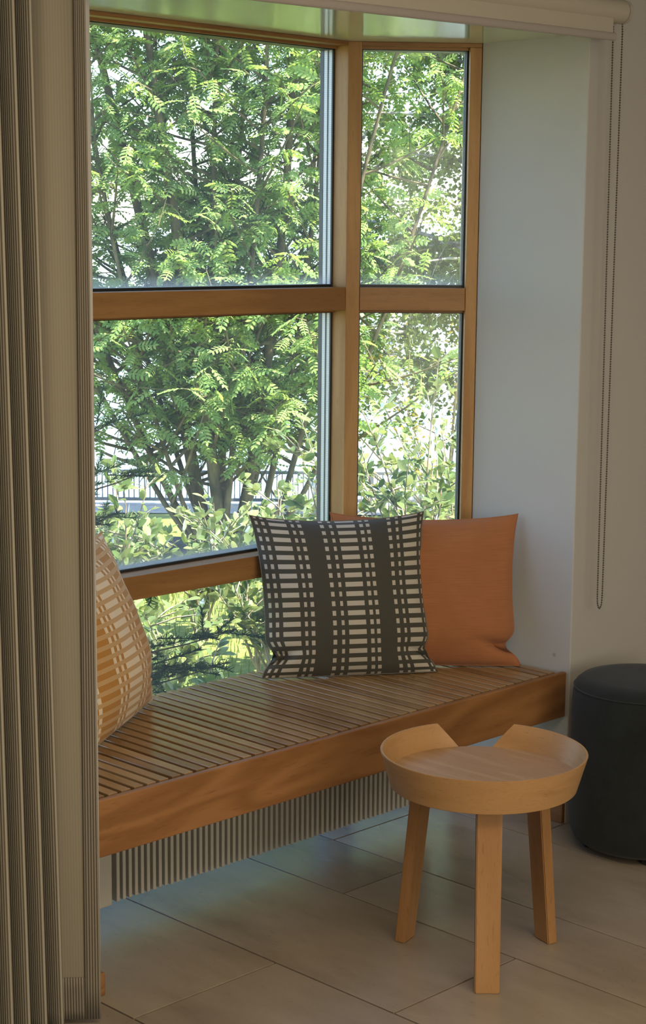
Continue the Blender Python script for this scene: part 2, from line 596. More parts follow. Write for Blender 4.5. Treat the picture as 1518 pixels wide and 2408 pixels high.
# ------------------------------------------------------------------ room shell
X0, X1 = 2.02, 3.53          # bay opening
YW = 2.62                     # room face of the window wall
YG = 3.18                     # face of the bay's main window frame
ZS = 1.985                    # soffit
RX0, RX1, RY0, ZC = -1.2, 5.2, -1.6, 2.6
PB = (3.27, 3.18)             # right corner post of the bay
PE = (3.53, 2.957)            # right facet ends at the reveal
PA = (2.28, 3.18)
PD = (2.02, 2.957)


def st(o): o['kind'] = 'structure'; return o


# floor with single tiles
floor = st(empty('floor', (0, 0, 0)))
child(prism('screed', [(RX0, RY0), (RX1, RY0), (RX1, YW + .3), (X1 + .1, YW + .3), (X1 + .1, 2.99), (3.30, 3.30), (2.25, 3.30), (X0 - .1, 2.99), (X0 - .1, YW + .3), (RX0, YW + .3)], -.2, -.007, MT['grout']), floor)
strips = [-1.2, -.76, -.38, 0.0, .38, .76, 1.002, 1.382, 1.624, 2.004, 2.384, 2.763, 3.005, 3.387, 3.629, 4.009, 4.389, 4.631, 5.2]
joints = {9: 2.50, 10: 2.167, 11: 2.675, 12: 2.944, 13: 2.618}
LT = 1.14
for i in range(len(strips) - 1):
    xa, xb = strips[i] + .0024, strips[i + 1] - .0024
    j0 = joints.get(i, 2.3 + (i * .37) % 1.0)
    y = j0
    while y > RY0: y -= LT
    ymax = 3.22 if (xb > X0 + .05 and xa < X1 - .05) else YW + .02
    while y < ymax:
        ya, yb = max(y, RY0) + .0024, min(y + LT, ymax) - .0024
        if yb - ya > .01:
            poly = [(xa, ya), (xb, ya), (xb, yb), (xa, yb)]
            if yb > 2.9 and xb > X0 and xa < X1:
                for cx_, cy_, sx_ in ((PA[0], PA[1], 1), (PB[0], PB[1], -1)):
                    # stay inside the canted windows
                    k_ = .223 / .26
                    fn = lambda p: (cy_ + .045) - (cx_ - p[0]) * sx_ * k_ - p[1]
                    out = []
                    for q in range(len(poly)):
                        a_, b_ = poly[q], poly[(q + 1) % len(poly)]
                        fa_, fb_ = fn(a_), fn(b_)
                        if fa_ >= 0: out.append(a_)
                        if fa_ * fb_ < 0:
                            tt = fa_ / (fa_ - fb_)
                            out.append((a_[0] + (b_[0] - a_[0]) * tt, a_[1] + (b_[1] - a_[1]) * tt))
                    poly = out
                    if len(poly) < 3: break
            if len(poly) >= 3:
                prism('tile', poly, -.012, 0.0, MT['tile'], floor, .0006)
        y += LT

st(box('ceiling', (RX0, RY0, ZC), (RX1, YW + .34, ZC + .1), MT['ceil']))
st(box('wall_right', (X1, YW, -.2), (RX1, YW + .337, ZC), MT['wall'], bev=.003))
st(box('wall_left', (RX0, YW, -.2), (X0, YW + .337, ZC), MT['wall'], bev=.003))
st(box('wall_side_right', (RX1, RY0, 0), (RX1 + .1, YW + .34, ZC), MT['wall']))
st(box('wall_side_left', (RX0 - .1, RY0, 0), (RX0, YW + .34, ZC), MT['wall']))
st(box('wall_back', (RX0 - .1, RY0 - .1, 0), (RX1 + .1, RY0, ZC), MT['wall']))
st(box('wall_header', (X0, YW, ZS + .012), (X1, YW + .337, ZC), MT['wall']))
st(prism('ceiling_bay', [(X0, YW + .002), (X1, YW + .002), (X1, 2.957), (3.60, 3.02), (3.34, 3.30), (2.21, 3.30), (1.95, 3.02), (X0, 2.957)], ZS, ZS + .012, MT['soffit']))
st(prism('trim_3', [(X0, 2.958), (X1, 2.958), (3.62, 3.03), (3.36, 3.32), (2.19, 3.32), (1.93, 3.03)], ZS + .0125, ZS + .2, MT['wall']))
bb = st(box('baseboard_right', (X1 - .012, YW + .002, 0), (X1, 2.94, .052), MT['base_oak'], bev=.002))
sc_ = lathe('screw', [(0, .003), (.004, .003), (.005, .001), (.005, 0)], MT['screw'], 14)
sc_.rotation_euler = (0, -math.pi / 2, 0)
sc_.location = (X1 - .0115, YW + .052, .030)
sc_.parent = bb
st(box('baseboard_left', (X0, YW + .002, 0), (X0 + .012, 2.94, .047), MT['base_oak'], bev=.002))


# ------------------------------------------------------------------ bay windows
def pane_mesh(a, b, z0, z1, nrm, th=.005):
    """glass slab between plan points a, b; uv y = metres over its lower edge"""
    a, b, nrm = Vector((*a, 0)), Vector((*b, 0)), Vector((*nrm, 0))
    P = []
    for p in (a, b):
        for k in (0, th):
            for z in (z0, z1):
                P.append(tuple(p + nrm * k + Vector((0, 0, z))))
    f = [(0, 1, 5, 4), (2, 6, 7, 3), (0, 2, 3, 1), (4, 5, 7, 6), (0, 4, 6, 2), (1, 3, 7, 5)]
    uv = [(0 if i < 4 else 1, p[2] - z0) for i, p in enumerate(P)]
    return mesh_np('pane', np.array(P), np.array(f), np.array(uv))


def frame_bar(name, a, b, d0, d1, z0, z1, nrm, m, par, bev=.0015):
    """bar from plan point a to b, from depth d0 to d1 along the outward normal"""
    a, b, n = Vector(a), Vector(b), Vector(nrm)
    pts = [tuple(a + n * d0), tuple(b + n * d0), tuple(b + n * d1), tuple(a + n * d1)]
    return prism(name, pts, z0, z1, m, par, bev)


def bay_window(idx, a, b, stl, str_, sh=0.0):
    OX = {1: 'oak_x', 2: 'oak_xr', 3: 'oak_xl'}[idx]
    """a..b plan line of the frame's room face, stl / str_ widths of the stiles"""
    A, B = Vector(a), Vector(b)
    t = (B - A).normalized()
    n = Vector((-t.y, t.x))
    if n.dot(Vector((0, 1))) < 0: n = -n
    w = st(empty('window_%d' % idx, (A.x, A.y, 0)))
    L, R = A + t * stl, B - t * str_
    D = .055
    zt1, zt0, zr1, zr0 = 1.366, 1.307, .698, .640
    frame_bar('head_rail', A, B, 0, .10, ZS - .010, ZS, n, MT[OX], w)
    if stl > 0: frame_bar('stile', A, L, .001, .10, 0, ZS - .010, n, MT['oak_z'], w)
    if str_ > 0: frame_bar('stile', R, B, .001, .10, 0, ZS - .010, n, MT['oak_z'], w)
    frame_bar('transom', L + t * .001, R - t * .001, 0.0, .085, zt0, zt1, n, MT[OX], w)
    frame_bar('lower_rail', L + t * .001, R - t * .001, 0.0, .085, zr0, zr1, n, MT[OX], w)
    frame_bar('sill_rail', L, R, 0.0, .10, 0, .05, n, MT[OX], w)
    for z0, z1, nm in ((zt1, ZS - .010, 0), (zr1, zt0, 1), (.05, zr0, 2)):
        # sh: how much nearer the room this window's glass sits
        # gaskets round the sight line, spacers of the triple glazing on both jambs
        for g0, g1, mm, nme in ((.049, .054, 'gasket', 'gasket'), (.054, .066, 'spacer', 'spacer_bar'), (.066, .070, 'gasket', 'gasket'), (.070, .083, 'spacer', 'spacer_bar'), (.083, .096, 'gasket', 'gasket')):
            th = .004 if mm == 'spacer' else .005
            g0 -= sh; g1 -= sh
            if sh: mm = 'gasket'; nme = 'gasket'
            frame_bar(nme, L, L + t * th, g0, g1, z0, z1, n, MT[mm], w, 0)
            frame_bar(nme, R - t * th, R, g0, g1, z0, z1, n, MT[mm], w, 0)
        frame_bar('gasket', L, R, .049 - sh, .096 - sh, z1 - .008, z1, n, MT['gasket'], w, 0)
        frame_bar('glazing_bead', L, R, .040 - sh, .0485 - sh, z1 - .006, z1, n, MT[OX], w, 0)
        frame_bar('gasket', L, R, .052 - sh, .096 - sh, z0, z0 + .007, n, MT['gasket'], w, 0)
        pm = pane_mesh(tuple((L + n * (.056 - sh))), tuple((R + n * (.056 - sh))), z0 + .004, z1 - .004, n)
        child(link('pane', pm, MT['glass']), w)
    return w, t, n


w1, t1, n1 = bay_window(1, PA, PB, 0.0, 0.0)
w2, t2, n2 = bay_window(2, (PB[0] + .0265, PB[1] - .0227), PE, 0.0, .030, .022)
for _p, _q in (((3.5295, 2.952), (3.66, 3.07)), ((2.0205, 2.952), (1.89, 3.07))):
    _d = 1 if _p[0] > 3 else -1
    _o = prism('jamb_block', [_p, (_p[0] + .17 * _d, _p[1]), (_p[0] + .17 * _d, _p[1] + .05), (_p[0] + .075 * _d, _p[1] + .075), (_p[0] + .035 * _d, _p[1] + .05)], -.2, ZC, MT['wall'], w2)
w3, t3, n3 = bay_window(3, PD, (PA[0] - .0265, PA[1] - .0227), .030, 0.0, .022)


def post(name, p, tb, nb, na):
    """corner post: one cheek square to the main window, one face in the canted window's plane"""
    P = Vector(p)
    q = P + Vector(tb) * .035
    pts = [tuple(P), tuple(q), tuple(q + Vector(nb) * .10), tuple(P + Vector((0, .10)))]
    return st(prism(name, pts, 0, ZS, MT['oak_z'], None, .0012))


post('trim_1', PB, t2, n2, None)
post('trim_2', PA, -t3, n3, None)

# ------------------------------------------------------------------ bench
bench = empty('window_bench', (2.02, 2.63, .28), 'long oak window bench with crosswise slats and deep front board', 'bench')
child(box('front_board', (2.024, 2.63, .283), (3.529, 2.645, .400), MT['fascia'], bev=.0025), bench)
NS = 46
for i in range(NS):
    xr = 2.058 + .033 * (i - 0)
    xl = xr - .0234
    if xr > 3.5275: break
    if xl < 2.022: xl = 2.0222
    def yend(x):
        y = 3.192
        if x > 3.27: y = min(y, 3.192 - (x - 3.27) * (3.18 - 2.957) / .26 - .012)
        if x < 2.28: y = min(y, 3.192 - (2.28 - x) * (3.18 - 2.957) / .26 - .012)
        return y
    o = prism('slat', [(xl, 2.652), (xr, 2.652), (xr, yend(xr) - .010), (xl, yend(xl) - .010)], .382 + random.uniform(-.0003, .0003), .4 + random.uniform(-.0004, .0004), MT['slat'], bench, .0012)
# bearers that carry the slats
child(box('bearer', (2.03, 2.69, .345), (3.52, 2.72, .382), MT['fascia']), bench)
child(box('bearer', (2.16, 3.08, .345), (3.38, 3.11, .382), MT['fascia']), bench)

# ------------------------------------------------------------------ radiator under the bench
RY = 2.862
rad = empty('radiator', (2.15, RY, .065), 'grey ribbed convector radiator hung under the window bench', 'radiator')
child(box('core', (2.12, RY + .020, .075), (3.28, RY + .055, .33), MT['radcore']), rad)
bm = bmesh.new(); bm_box(bm, (0, 0, 0), (.0086, .026, .268), .0012, 1)
fin_me = bm_mesh('fin', bm); fin_me.materials.append(MT['rad'])
nf = 0
x = 2.252
while x < 3.28:
    o = link('fin', fin_me); o.location = (x, RY, .065 + random.uniform(-.001, .001)); child(o, rad)
    x += .01695; nf += 1
child(box('end_plate', (2.180, RY - .002, .062), (2.238, RY + .05, .335), MT['rad'], bev=.003), rad)
child(box('bracket', (2.120, RY + .004, .060), (2.176, RY + .05, .34), MT['rad'], bev=.003), rad)
pv = lathe('valve', [(0, -.02), (.006, -.02), (.007, -.018), (.007, .018), (.006, .02), (0, .02)], MT['radcore'], 12)
pv.location = (2.178, RY - .002, .19); child(pv, rad)

# ------------------------------------------------------------------ side table
TC = Vector((2.716, 2.229))
table = empty('side_table', (TC.x, TC.y, 0), 'round oak side table with raised tray rim notched at the back and three splayed legs', 'table')
ZT, ZB, RT, RB = .450, .3755, .2145, .193


def rim_mesh():
    """tapered bent-wood wall, closed except for a notch at the far side with sloping ends"""
    back = math.atan2(.7057, .7085)
    N = 180
    va, fa = [], []
    g_top, g_bot = math.radians(23.2), math.radians(10.5)
    zmid = .398
    K = 6
    for i in range(N + 1):
        s = -1 + 2 * i / N
        for k in range(K + 1):
            h = k / K
            z = ZB + (ZT - ZB) * h
            if z < zmid: g = g_bot * 1.0
            else: g = g_bot + (g_top - g_bot) * (z - zmid) / (ZT - zmid)
            a = back + math.pi + s * (math.pi - g)
            r = RB + (RT - RB) * h
            for th in (0, -.0055):
                va.append((math.cos(a) * (r + th), math.sin(a) * (r + th), z))
    W = (K + 1) * 2
    for i in range(N):
        for k in range(K):
            o0, o1 = i * W + k * 2, (i + 1) * W + k * 2
            fa.append((o0, o1, o1 + 2, o0 + 2))
            fa.append((o0 + 1, o0 + 3, o1 + 3, o1 + 1))
        a, b = i * W + K * 2, (i + 1) * W + K * 2
        fa.append((a, b, b + 1, a + 1))
        a, b = i * W, (i + 1) * W
        fa.append((a, a + 1, b + 1, b))
    for k in range(K):
        a = k * 2
        fa.append((a, a + 2, a + 3, a + 1))
        b = N * W + k * 2
        fa.append((b, b + 1, b + 3, b + 2))
    me = mesh_np('rim', np.array(va), np.array(fa))
    bm = bmesh.new(); bm.from_mesh(me)
    bmesh.ops.recalc_face_normals(bm, faces=bm.faces)
    bmesh.ops.bevel(bm, geom=[e for e in bm.edges if len(e.link_faces) == 2 and e.calc_face_angle() > 1.0], offset=.0012, segments=2, affect='EDGES')
    bm.to_mesh(me); bm.free()
    return me


o = link('rim', rim_mesh(), MT['table_rim'], table)
for p in o.data.polygons: p.use_smooth = True
o.data.set_sharp_from_angle(angle=math.radians(35))
top = lathe('table_top', [(0, .3765), (.190, .3765), (.1925, .378), (.1965, .398), (.1955, .3995), (0, .3995)], MT['table_top'], 96)
top.parent = table
top.data.set_sharp_from_angle(angle=math.radians(35))
for ang in (225, 105, 345):
    a = math.radians(ang)
    er, et = Vector((math.cos(a), math.sin(a), 0)), Vector((-math.sin(a), math.cos(a), 0))
    bm = bmesh.new()
    vs = []
    for z, r, wd, dp in ((0, .176, .0495, .024), (.3768, .138, .0515, .027)):
        c = er * r + Vector((0, 0, z))
        vs.append([bm.verts.new(c + er * sx * dp / 2 + et * sy * wd / 2) for sx, sy in ((-1, -1), (1, -1), (1, 1), (-1, 1))])
    bm.faces.new(vs[0][::-1]); bm.faces.new(vs[1])
    for i in range(4): bm.faces.new((vs[0][i], vs[0][(i + 1) % 4], vs[1][(i + 1) % 4], vs[1][i]))
    bmesh.ops.recalc_face_normals(bm, faces=bm.faces)
    bmesh.ops.bevel(bm, geom=list(bm.edges), offset=.002, segments=2, affect='EDGES')
    link('leg', bm_mesh('leg', bm), MT['table_leg'], table)

# ------------------------------------------------------------------ ottoman
OC, OR, OH = (3.525, 2.385), .178, .437
ott = empty('ottoman', (OC[0], OC[1], 0), 'dark charcoal round fabric ottoman beside the bench end', 'ottoman')
prof = [(0, .014), (.120, .014), (.150, .018), (.166, .030), (.174, .050), (OR, .085)]
prof += [(OR + .001, z) for z in (.12, .2, .3, .36)] + [(OR - .001, .395), (OR - .004, .409)]
b_ = lathe('body', prof, MT['ottoman'], 72); b_.parent = ott
cp = lathe('top_cover', [(OR - .004, .409), (OR - .008, .419), (OR - .020, .429), (OR - .05, .4345), (.07, OH), (0, OH)], MT['ottoman'], 72); cp.parent = ott
pp = lathe('seam', [(OR - .0032 + .0018 * math.cos(a), .4095 + .0018 * math.sin(a)) for a in np.linspace(0, 2 * math.pi, 7)], MT['piping'], 72); pp.parent = ott
for k in range(4):
    a = math.radians(20 + 90 * k + 25)
    f_ = lathe('foot', [(0, 0), (.016, 0), (.018, .002), (.018, .016), (0, .016)], MT['piping'], 16)
    f_.location = (.125 * math.cos(a), .125 * math.sin(a), 0); f_.parent = ott


# ------------------------------------------------------------------ cushions
def cushion(name, label, BL, e, lean, w, h, thick, m, skew=0.0, seed=1, pinch=.030, corner=None, sag=.0, group=None):
    """BL = lower left corner seen from the room, e = unit plan vector along the lower edge (left to right), lean in degrees"""
    e = Vector((e[0], e[1], 0)).normalized()
    n = Vector((-e.y, e.x, 0))             # away from the room
    up = Vector((0, 0, math.cos(math.radians(lean)))) + n * math.sin(math.radians(lean))
    nrm = e.cross(up).normalized()         # towards the room
    G = 56
    rs = np.random.default_rng(seed)
    ph = rs.uniform(0, 6.28, 12)
    us = np.linspace(0, 1, G + 1)
    us = .5 - .5 * np.cos(np.pi * us) * (1 - .0) if False else us
    # profile arclength for the weave
    def bul(u, v):
        a = np.clip(1 - np.abs(2 * u - 1) ** 2.3, 0, 1) ** .62
        b = np.clip(1 - np.abs(2 * v - 1) ** 2.3, 0, 1) ** .62
        return a * b
    fine = np.linspace(0, 1, 400)
    def arc(width):
        z = bul(fine, np.full_like(fine, .5)) * thick / 2
        d = np.hypot(np.diff(fine) * width, np.diff(z))
        s = np.concatenate([[0], np.cumsum(d)])
        return s / s[-1]
    au, av = arc(w), arc(h)
    V, UV = [], []
    U, Vv = np.meshgrid(us, us, indexing='ij')
    hb = bul(U, Vv)
    # weight settles low: bulge a bit stronger below the middle
    hb = hb * (1.0 + .18 * (0.45 - Vv))
    # side edges drawn in, with the corners left standing as ears
    ins = pinch * (1 - (2 * Vv - 1) ** 2) ** .8
    inu = pinch * .95 * (1 - (2 * U - 1) ** 2) ** .8
    uu = U * w + ins * (1 - 2 * U)
    top_dip = inu * (Vv ** 2.5)
    vv = Vv * h - top_dip + sag * .4 * inu * (1 - Vv) ** 3
    if corner:
        # folded lower corners: pull the edge in just above them
        for side, amt in corner:
            du = U if side < 0 else 1 - U
            g = np.exp(-((Vv - .13) / .06) ** 2) * np.exp(-(du / .16) ** 2)
            uu = uu + (1 if side < 0 else -1) * amt * g
            hb = hb - .55 * np.exp(-((Vv - .12 - .25 * du) / .022) ** 2) * np.exp(-(du / .14) ** 2) * (amt / .03)
    wr = np.zeros_like(U)
    for k in range(4):
        wr += .0012 * np.sin((3 + 2.2 * k) * (U * math.cos(ph[k]) + Vv * math.sin(ph[k])) * 2.4 + ph[k + 4])
    edge = np.clip(np.minimum(np.minimum(U, 1 - U), np.minimum(Vv, 1 - Vv)) * 10, 0, 1)
    wr2 = .0016 * np.sin(U * 60 + 3 * np.sin(Vv * 9 + ph[8])) * np.exp(-((Vv - .97) / .05) ** 2)
    for sgn in (1, -1):
        dz = sgn * hb * thick / 2 + (wr + wr2) * edge
        for i in range(G + 1):
            for j in range(G + 1):
                p = Vector(BL) + e * (uu[i, j] + skew * Vv[i, j]) + up * vv[i, j] + nrm * dz[i, j]
                V.append(p)
                UV.append((np.interp(us[i], fine, au), np.interp(us[j], fine, av)))
    F = []
    N1 = (G + 1) * (G + 1)
    ix = lambda i, j: i * (G + 1) + j
    for i in range(G):
        for j in range(G):
            q = (ix(i, j), ix(i + 1, j), ix(i + 1, j + 1), ix(i, j + 1))
            F.append(q)
            F.append(tuple(N1 + k for k in q[::-1]))
    V = np.array([tuple(v) for v in V])
    V[:, 2] = np.maximum(V[:, 2], .4008)
    root = empty(name, tuple(BL), label, 'cushion', group)
    me = mesh_np('cover', V, np.array(F), np.array(UV))
    me.materials.append(m)
    me.shade_smooth()
    o = link('cover', me); child(o, root)
    # sewn edge: a thin seam all round
    loop = [ix(i, 0) for i in range(G)] + [ix(G, j) for j in range(G)] + [ix(i, G) for i in range(G, 0, -1)] + [ix(0, j) for j in range(G, 0, -1)]
    pts = V[loop + loop[:1]]
    pl = Pile(); pl.tube(pts, .0016, 5)
    sm = pl.mesh('seam'); sm.materials.append(m); sm.shade_smooth()
    sm.uv_layers.new(name='UVMap')
    s_ = link('seam', sm); child(s_, root)
    return root


cushion('patterned_cushion', 'dark grey cushion with rows of white woven blocks, leaning in front of the orange one', (2.902, 3.100, .405), (.83, -.557), 14, .4531, .410, .150,
        MT['green_cushion'], skew=-.018, seed=3, pinch=.022, corner=((-1, .026), (1, .020)), group='cushions on the window bench')
cushion('plain_cushion', 'plain burnt orange cushion leaning in the right corner of the window bench', (3.138, 3.086, .405), (.707, -.707), 9, .487, .392, .130,
        MT['orange'], skew=-.010, seed=5, pinch=.020, corner=((1, .030),), group='cushions on the window bench')
cushion('woven_cushion', 'ochre and cream block-weave cushion half hidden by the curtain', (2.200, 2.890, .405), (.84, .543), 13, .460, .425, .165,
        MT['yellow_cushion'], skew=-.085, seed=9, pinch=.014, corner=((1, .014),), group='cushions on the window bench')

# ------------------------------------------------------------------ curtain
cur = empty('curtain', (1.90, 2.55, 0), 'heavy beige ribbed curtain gathered in folds beside the window bench', 'curtain')


def sheet(name, bot, top, z0, z1, m, par, nz=40, thick=.003, wob=0.0, u0=0.0, z_bot=None):
    """cloth hung between two plan polylines"""
    bot, top = np.array(bot, float), np.array(top, float)
    n = len(bot)
    d = np.concatenate([[0], np.cumsum(np.linalg.norm(np.diff(bot, axis=0), axis=1))]) + u0
    V, UV = [], []
    for k in range(nz + 1):
        s = k / nz
        z = z0 + (z1 - z0) * s
        p = bot * (1 - s) + top * s
        p = p + wob * np.stack([np.sin(d * 40 + 3 * s), np.cos(d * 33 + 4.5 * s)], 1) * s * (1 - s) * 3
        for i in range(n):
            V.append((p[i, 0], p[i, 1], z)); UV.append((d[i], z))
    F = [(k * n + i, k * n + i + 1, (k + 1) * n + i + 1, (k + 1) * n + i) for k in range(nz) for i in range(n - 1)]
    me = mesh_np(name, np.array(V), np.array(F), np.array(UV))
    me.materials.append(m); me.shade_smooth()
    o = link(name, me)
    md = o.modifiers.new('thickness', 'SOLIDIFY'); md.thickness = thick; md.offset = 0
    child(o, par)
    return o


def spline(pts, per=10):
    pts = np.array(pts, float)
    out = []
    P = np.vstack([2 * pts[0] - pts[1], pts, 2 * pts[-1] - pts[-2]])
    for i in range(1, len(P) - 2):
        for k in range(per):
            t = k / per
            a, b, c, d = P[i - 1], P[i], P[i + 1], P[i + 2]
            out.append(.5 * ((2 * b) + (-a + c) * t + (2 * a - 5 * b + 4 * c - d) * t * t + (-a + 3 * b - 3 * c + d) * t ** 3))
    out.append(pts[-1])
    return np.array(out)


def folds(x_first, pitch, n, yf, yb, shift):
    pts = []
    for k in range(n):
        xf = x_first - pitch * k
        pts += [(xf + pitch * .26, yb), (xf + pitch * .16, yf + .018), (xf, yf), (xf - pitch * .18, yf + .014), (xf - pitch * .36, yb - .015)]
    return np.array(pts) + np.array(shift)


ZCT = 2.56
fb = folds(1.822, .037, 13, 2.478, 2.560, (0, 0))
ft = folds(1.822, .035, 13, 2.482, 2.560, (-.044, 0))
sheet('folds', spline(fb, 6), spline(ft, 6), .012, ZCT, MT['curtain'], cur, wob=.0012)
# last panel: turned so that its reverse shows
lb = [(1.836, 2.562), (1.845, 2.585), (1.872, 2.588), (1.896, 2.571), (1.921, 2.548), (1.9465, 2.5265)]
lt = [(1.795, 2.562), (1.812, 2.588), (1.850, 2.592), (1.868, 2.562), (1.902, 2.556), (1.934, 2.5275)]
sb, stt = spline(lb, 8), spline(lt, 8)
sheet('reverse_panel', sb, stt, .012, ZCT, MT['lining'], cur, wob=.001)
off = np.array([-.0028, -.0028])
_ht = stt[37:]
_ht = np.stack([np.interp(np.linspace(0, 1, 8), np.linspace(0, 1, len(_ht)), _ht[:, k]) for k in (0, 1)], 1)
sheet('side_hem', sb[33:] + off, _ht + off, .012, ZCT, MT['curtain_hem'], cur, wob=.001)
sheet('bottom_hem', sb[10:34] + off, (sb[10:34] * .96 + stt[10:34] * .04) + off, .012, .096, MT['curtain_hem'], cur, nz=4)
trk = box('track', (1.2, 2.50, ZCT - .002), (2.6, 2.53, ZC), MT['cap']); child(trk, cur)

# ------------------------------------------------------------------ roller blind
bl = empty('roller_blind', (2.75, 2.56, 2.03), 'cream roller blind rolled up over the bay opening', 'blind')
SL = .018                       # it hangs a touch higher on the right


def slant_tube(name, xa, xb, y, zr, r, m, prof_n=32, ry=None):
    an = np.linspace(0, 2 * np.pi, prof_n, endpoint=False)
    V = []
    for x in (xa, xb):
        for a in an: V.append((x, y + (ry or r) * math.cos(a), zr + SL * (x - 3.54) + r * math.sin(a)))
    bm = bmesh.new()
    vs = [bm.verts.new(v) for v in V]
    n = prof_n
    for i in range(n): bm.faces.new((vs[i], vs[(i + 1) % n], vs[n + (i + 1) % n], vs[n + i]))
    bm.faces.new(vs[:n][::-1]); bm.faces.new(vs[n:])
    bmesh.ops.recalc_face_normals(bm, faces=bm.faces)
    me = bm_mesh(name, bm); me.shade_smooth(); me.set_sharp_from_angle(angle=math.radians(40))
    o = link(name, me, m); child(o, bl)
    return o


slant_tube('roll', 1.94, 3.588, 2.575, 2.037, .0275, MT['blind'])
slant_tube('end_cap', 3.590, 3.602, 2.575, 2.037, .0285, MT['cap'])
slant_tube('end_cap', 1.926, 1.938, 2.575, 2.037, .0285, MT['cap'])
pts = [(1.96, 1.983 + SL * (1.96 - 3.54)), (3.534, 1.983), (3.534, 2.035), (1.96, 2.035 + SL * (1.96 - 3.54))]
V = [(x, y, z) for y in (2.5560, 2.5568) for x, z in pts]
me = mesh_np('cloth', np.array(V), np.array([(0, 1, 2, 3), (7, 6, 5, 4), (0, 4, 5, 1), (1, 5, 6, 2), (2, 6, 7, 3), (3, 7, 4, 0)]))
child(link('cloth', me, MT['blind']), bl)
slant_tube('bottom_bar', 1.955, 3.541, 2.556, 1.9745, .0095, MT['bar'], 24, ry=.006)
slant_tube('bar_cap', 3.541, 3.5425, 2.556, 1.9745, .0098, MT['cap'], 24, ry=.0065)
child(box('wall_bracket', (3.586, 2.595, 2.012), (3.604, 2.6215, 2.070), MT['cap'], bev=.003), bl)
# bead chain: one loop of small metal balls on a cord
path = [(3.5955, 2.575, 2.022)] + [(3.5955 - .003 * s, 2.573, 2.022 - 1.42 * s) for s in np.linspace(.02, 1, 60)]
path += [(3.590, 2.572, .585), (3.586, 2.571, .574), (3.580, 2.571, .568), (3.574, 2.571, .573), (3.570, 2.571, .585)]
path += [(3.569 - .020 * s, 2.571 - .004 * s, .60 + 1.40 * s) for s in np.linspace(0, 1, 60)]
path = np.array(path)
dd = np.concatenate([[0], np.cumsum(np.linalg.norm(np.diff(path, axis=0), axis=1))])
pl = Pile()
pl.tube(path, .0007, 4)
bv = []
for la in np.linspace(-1, 1, 5):
    for lo_ in np.linspace(0, 2 * np.pi, 7, endpoint=False):
        bv.append((math.sqrt(max(0, 1 - la * la)) * math.cos(lo_), math.sqrt(max(0, 1 - la * la)) * math.sin(lo_), la))
bv = np.array(bv) * .0024
bf = np.array([(i * 7 + j, i * 7 + (j + 1) % 7, (i + 1) * 7 + (j + 1) % 7, (i + 1) * 7 + j) for i in range(4) for j in range(7)])
for s in np.arange(0, dd[-1], .0060):
    c = np.array([np.interp(s, dd, path[:, k]) for k in range(3)])
    pl.add(bv + c, bf)
me = pl.mesh('bead_chain'); me.shade_smooth()
ch = link('bead_chain', me, MT['chain']); ch['kind'] = 'stuff'; child(ch, bl)

# ------------------------------------------------------------------ garden
GX, GY = np.array([.7057, -.7085, 0]), np.array([.7085, .7057, 0])   # garden axes: along the shore, away from the house


def G(lat, dep, z): return GX * lat + GY * dep + np.array([0, 0, z])


ZG = -.20


def zg(d): return ZG - .105 * max(0.0, d - 7.5)


V = [tuple(G(l, d, zg(d))) for d in np.linspace(3.2, 16.6, 20) for l in np.linspace(-9, 9, 36)]
V = np.array(V)
keep = V.copy(); keep[:, 2] += .02 * np.sin(keep[:, 0] * 2.1) * np.cos(keep[:, 1] * 1.7)
F = [(i * 36 + j, i * 36 + j + 1, (i + 1) * 36 + j + 1, (i + 1) * 36 + j) for i in range(19) for j in range(35)]
lawn = st(link('ground', mesh_np('ground', keep, np.array(F)), MT['ground'], smooth=True))
# gravel walk and bank behind the lawn
V = [tuple(G(l, d, z)) for d, z in ((16.4, zg(16.4) + .01), (17.6, zg(17.6) + .02), (18.6, zg(18.6)), (20, -1.6), (23, -2.6)) for l in (-11, -4, 3, 11)]
F = [(i * 4 + j, i * 4 + j + 1, (i + 1) * 4 + j + 1, (i + 1) * 4 + j) for i in range(4) for j in range(3)]
st(link('gravel_walk', mesh_np('gravel_walk', np.array(V), np.array(F)), MT['gravel']))
V = [tuple(G(l, d, -1.9)) for d in (20, 60, 200, 620) for l in (-500, -60, 0, 60, 500)]
F = [(i * 5 + j, i * 5 + j + 1, (i + 1) * 5 + j + 1, (i + 1) * 5 + j) for i in range(3) for j in range(4)]
st(link('lake_water', mesh_np('lake_water', np.array(V), np.array(F)), MT['water']))
V, F = [], []
for i, l in enumerate(np.linspace(-480, 480, 120)):
    hh = 4 + 5 * (math.sin(l * .013) * .5 + .5) + 2 * math.sin(l * .11) + random.uniform(-.6, .6)
    V += [tuple(G(l, 600, -1.7)), tuple(G(l, 612, hh * .75)), tuple(G(l, 640, hh)), tuple(G(l, 680, -1.7))]
for i in range(119):
    for k in range(3): F.append((i * 4 + k, (i + 1) * 4 + k, (i + 1) * 4 + k + 1, i * 4 + k + 1))
st(link('far_shore_hills', mesh_np('far_shore_hills', np.array(V), np.array(F)), MT['shore'], smooth=True))

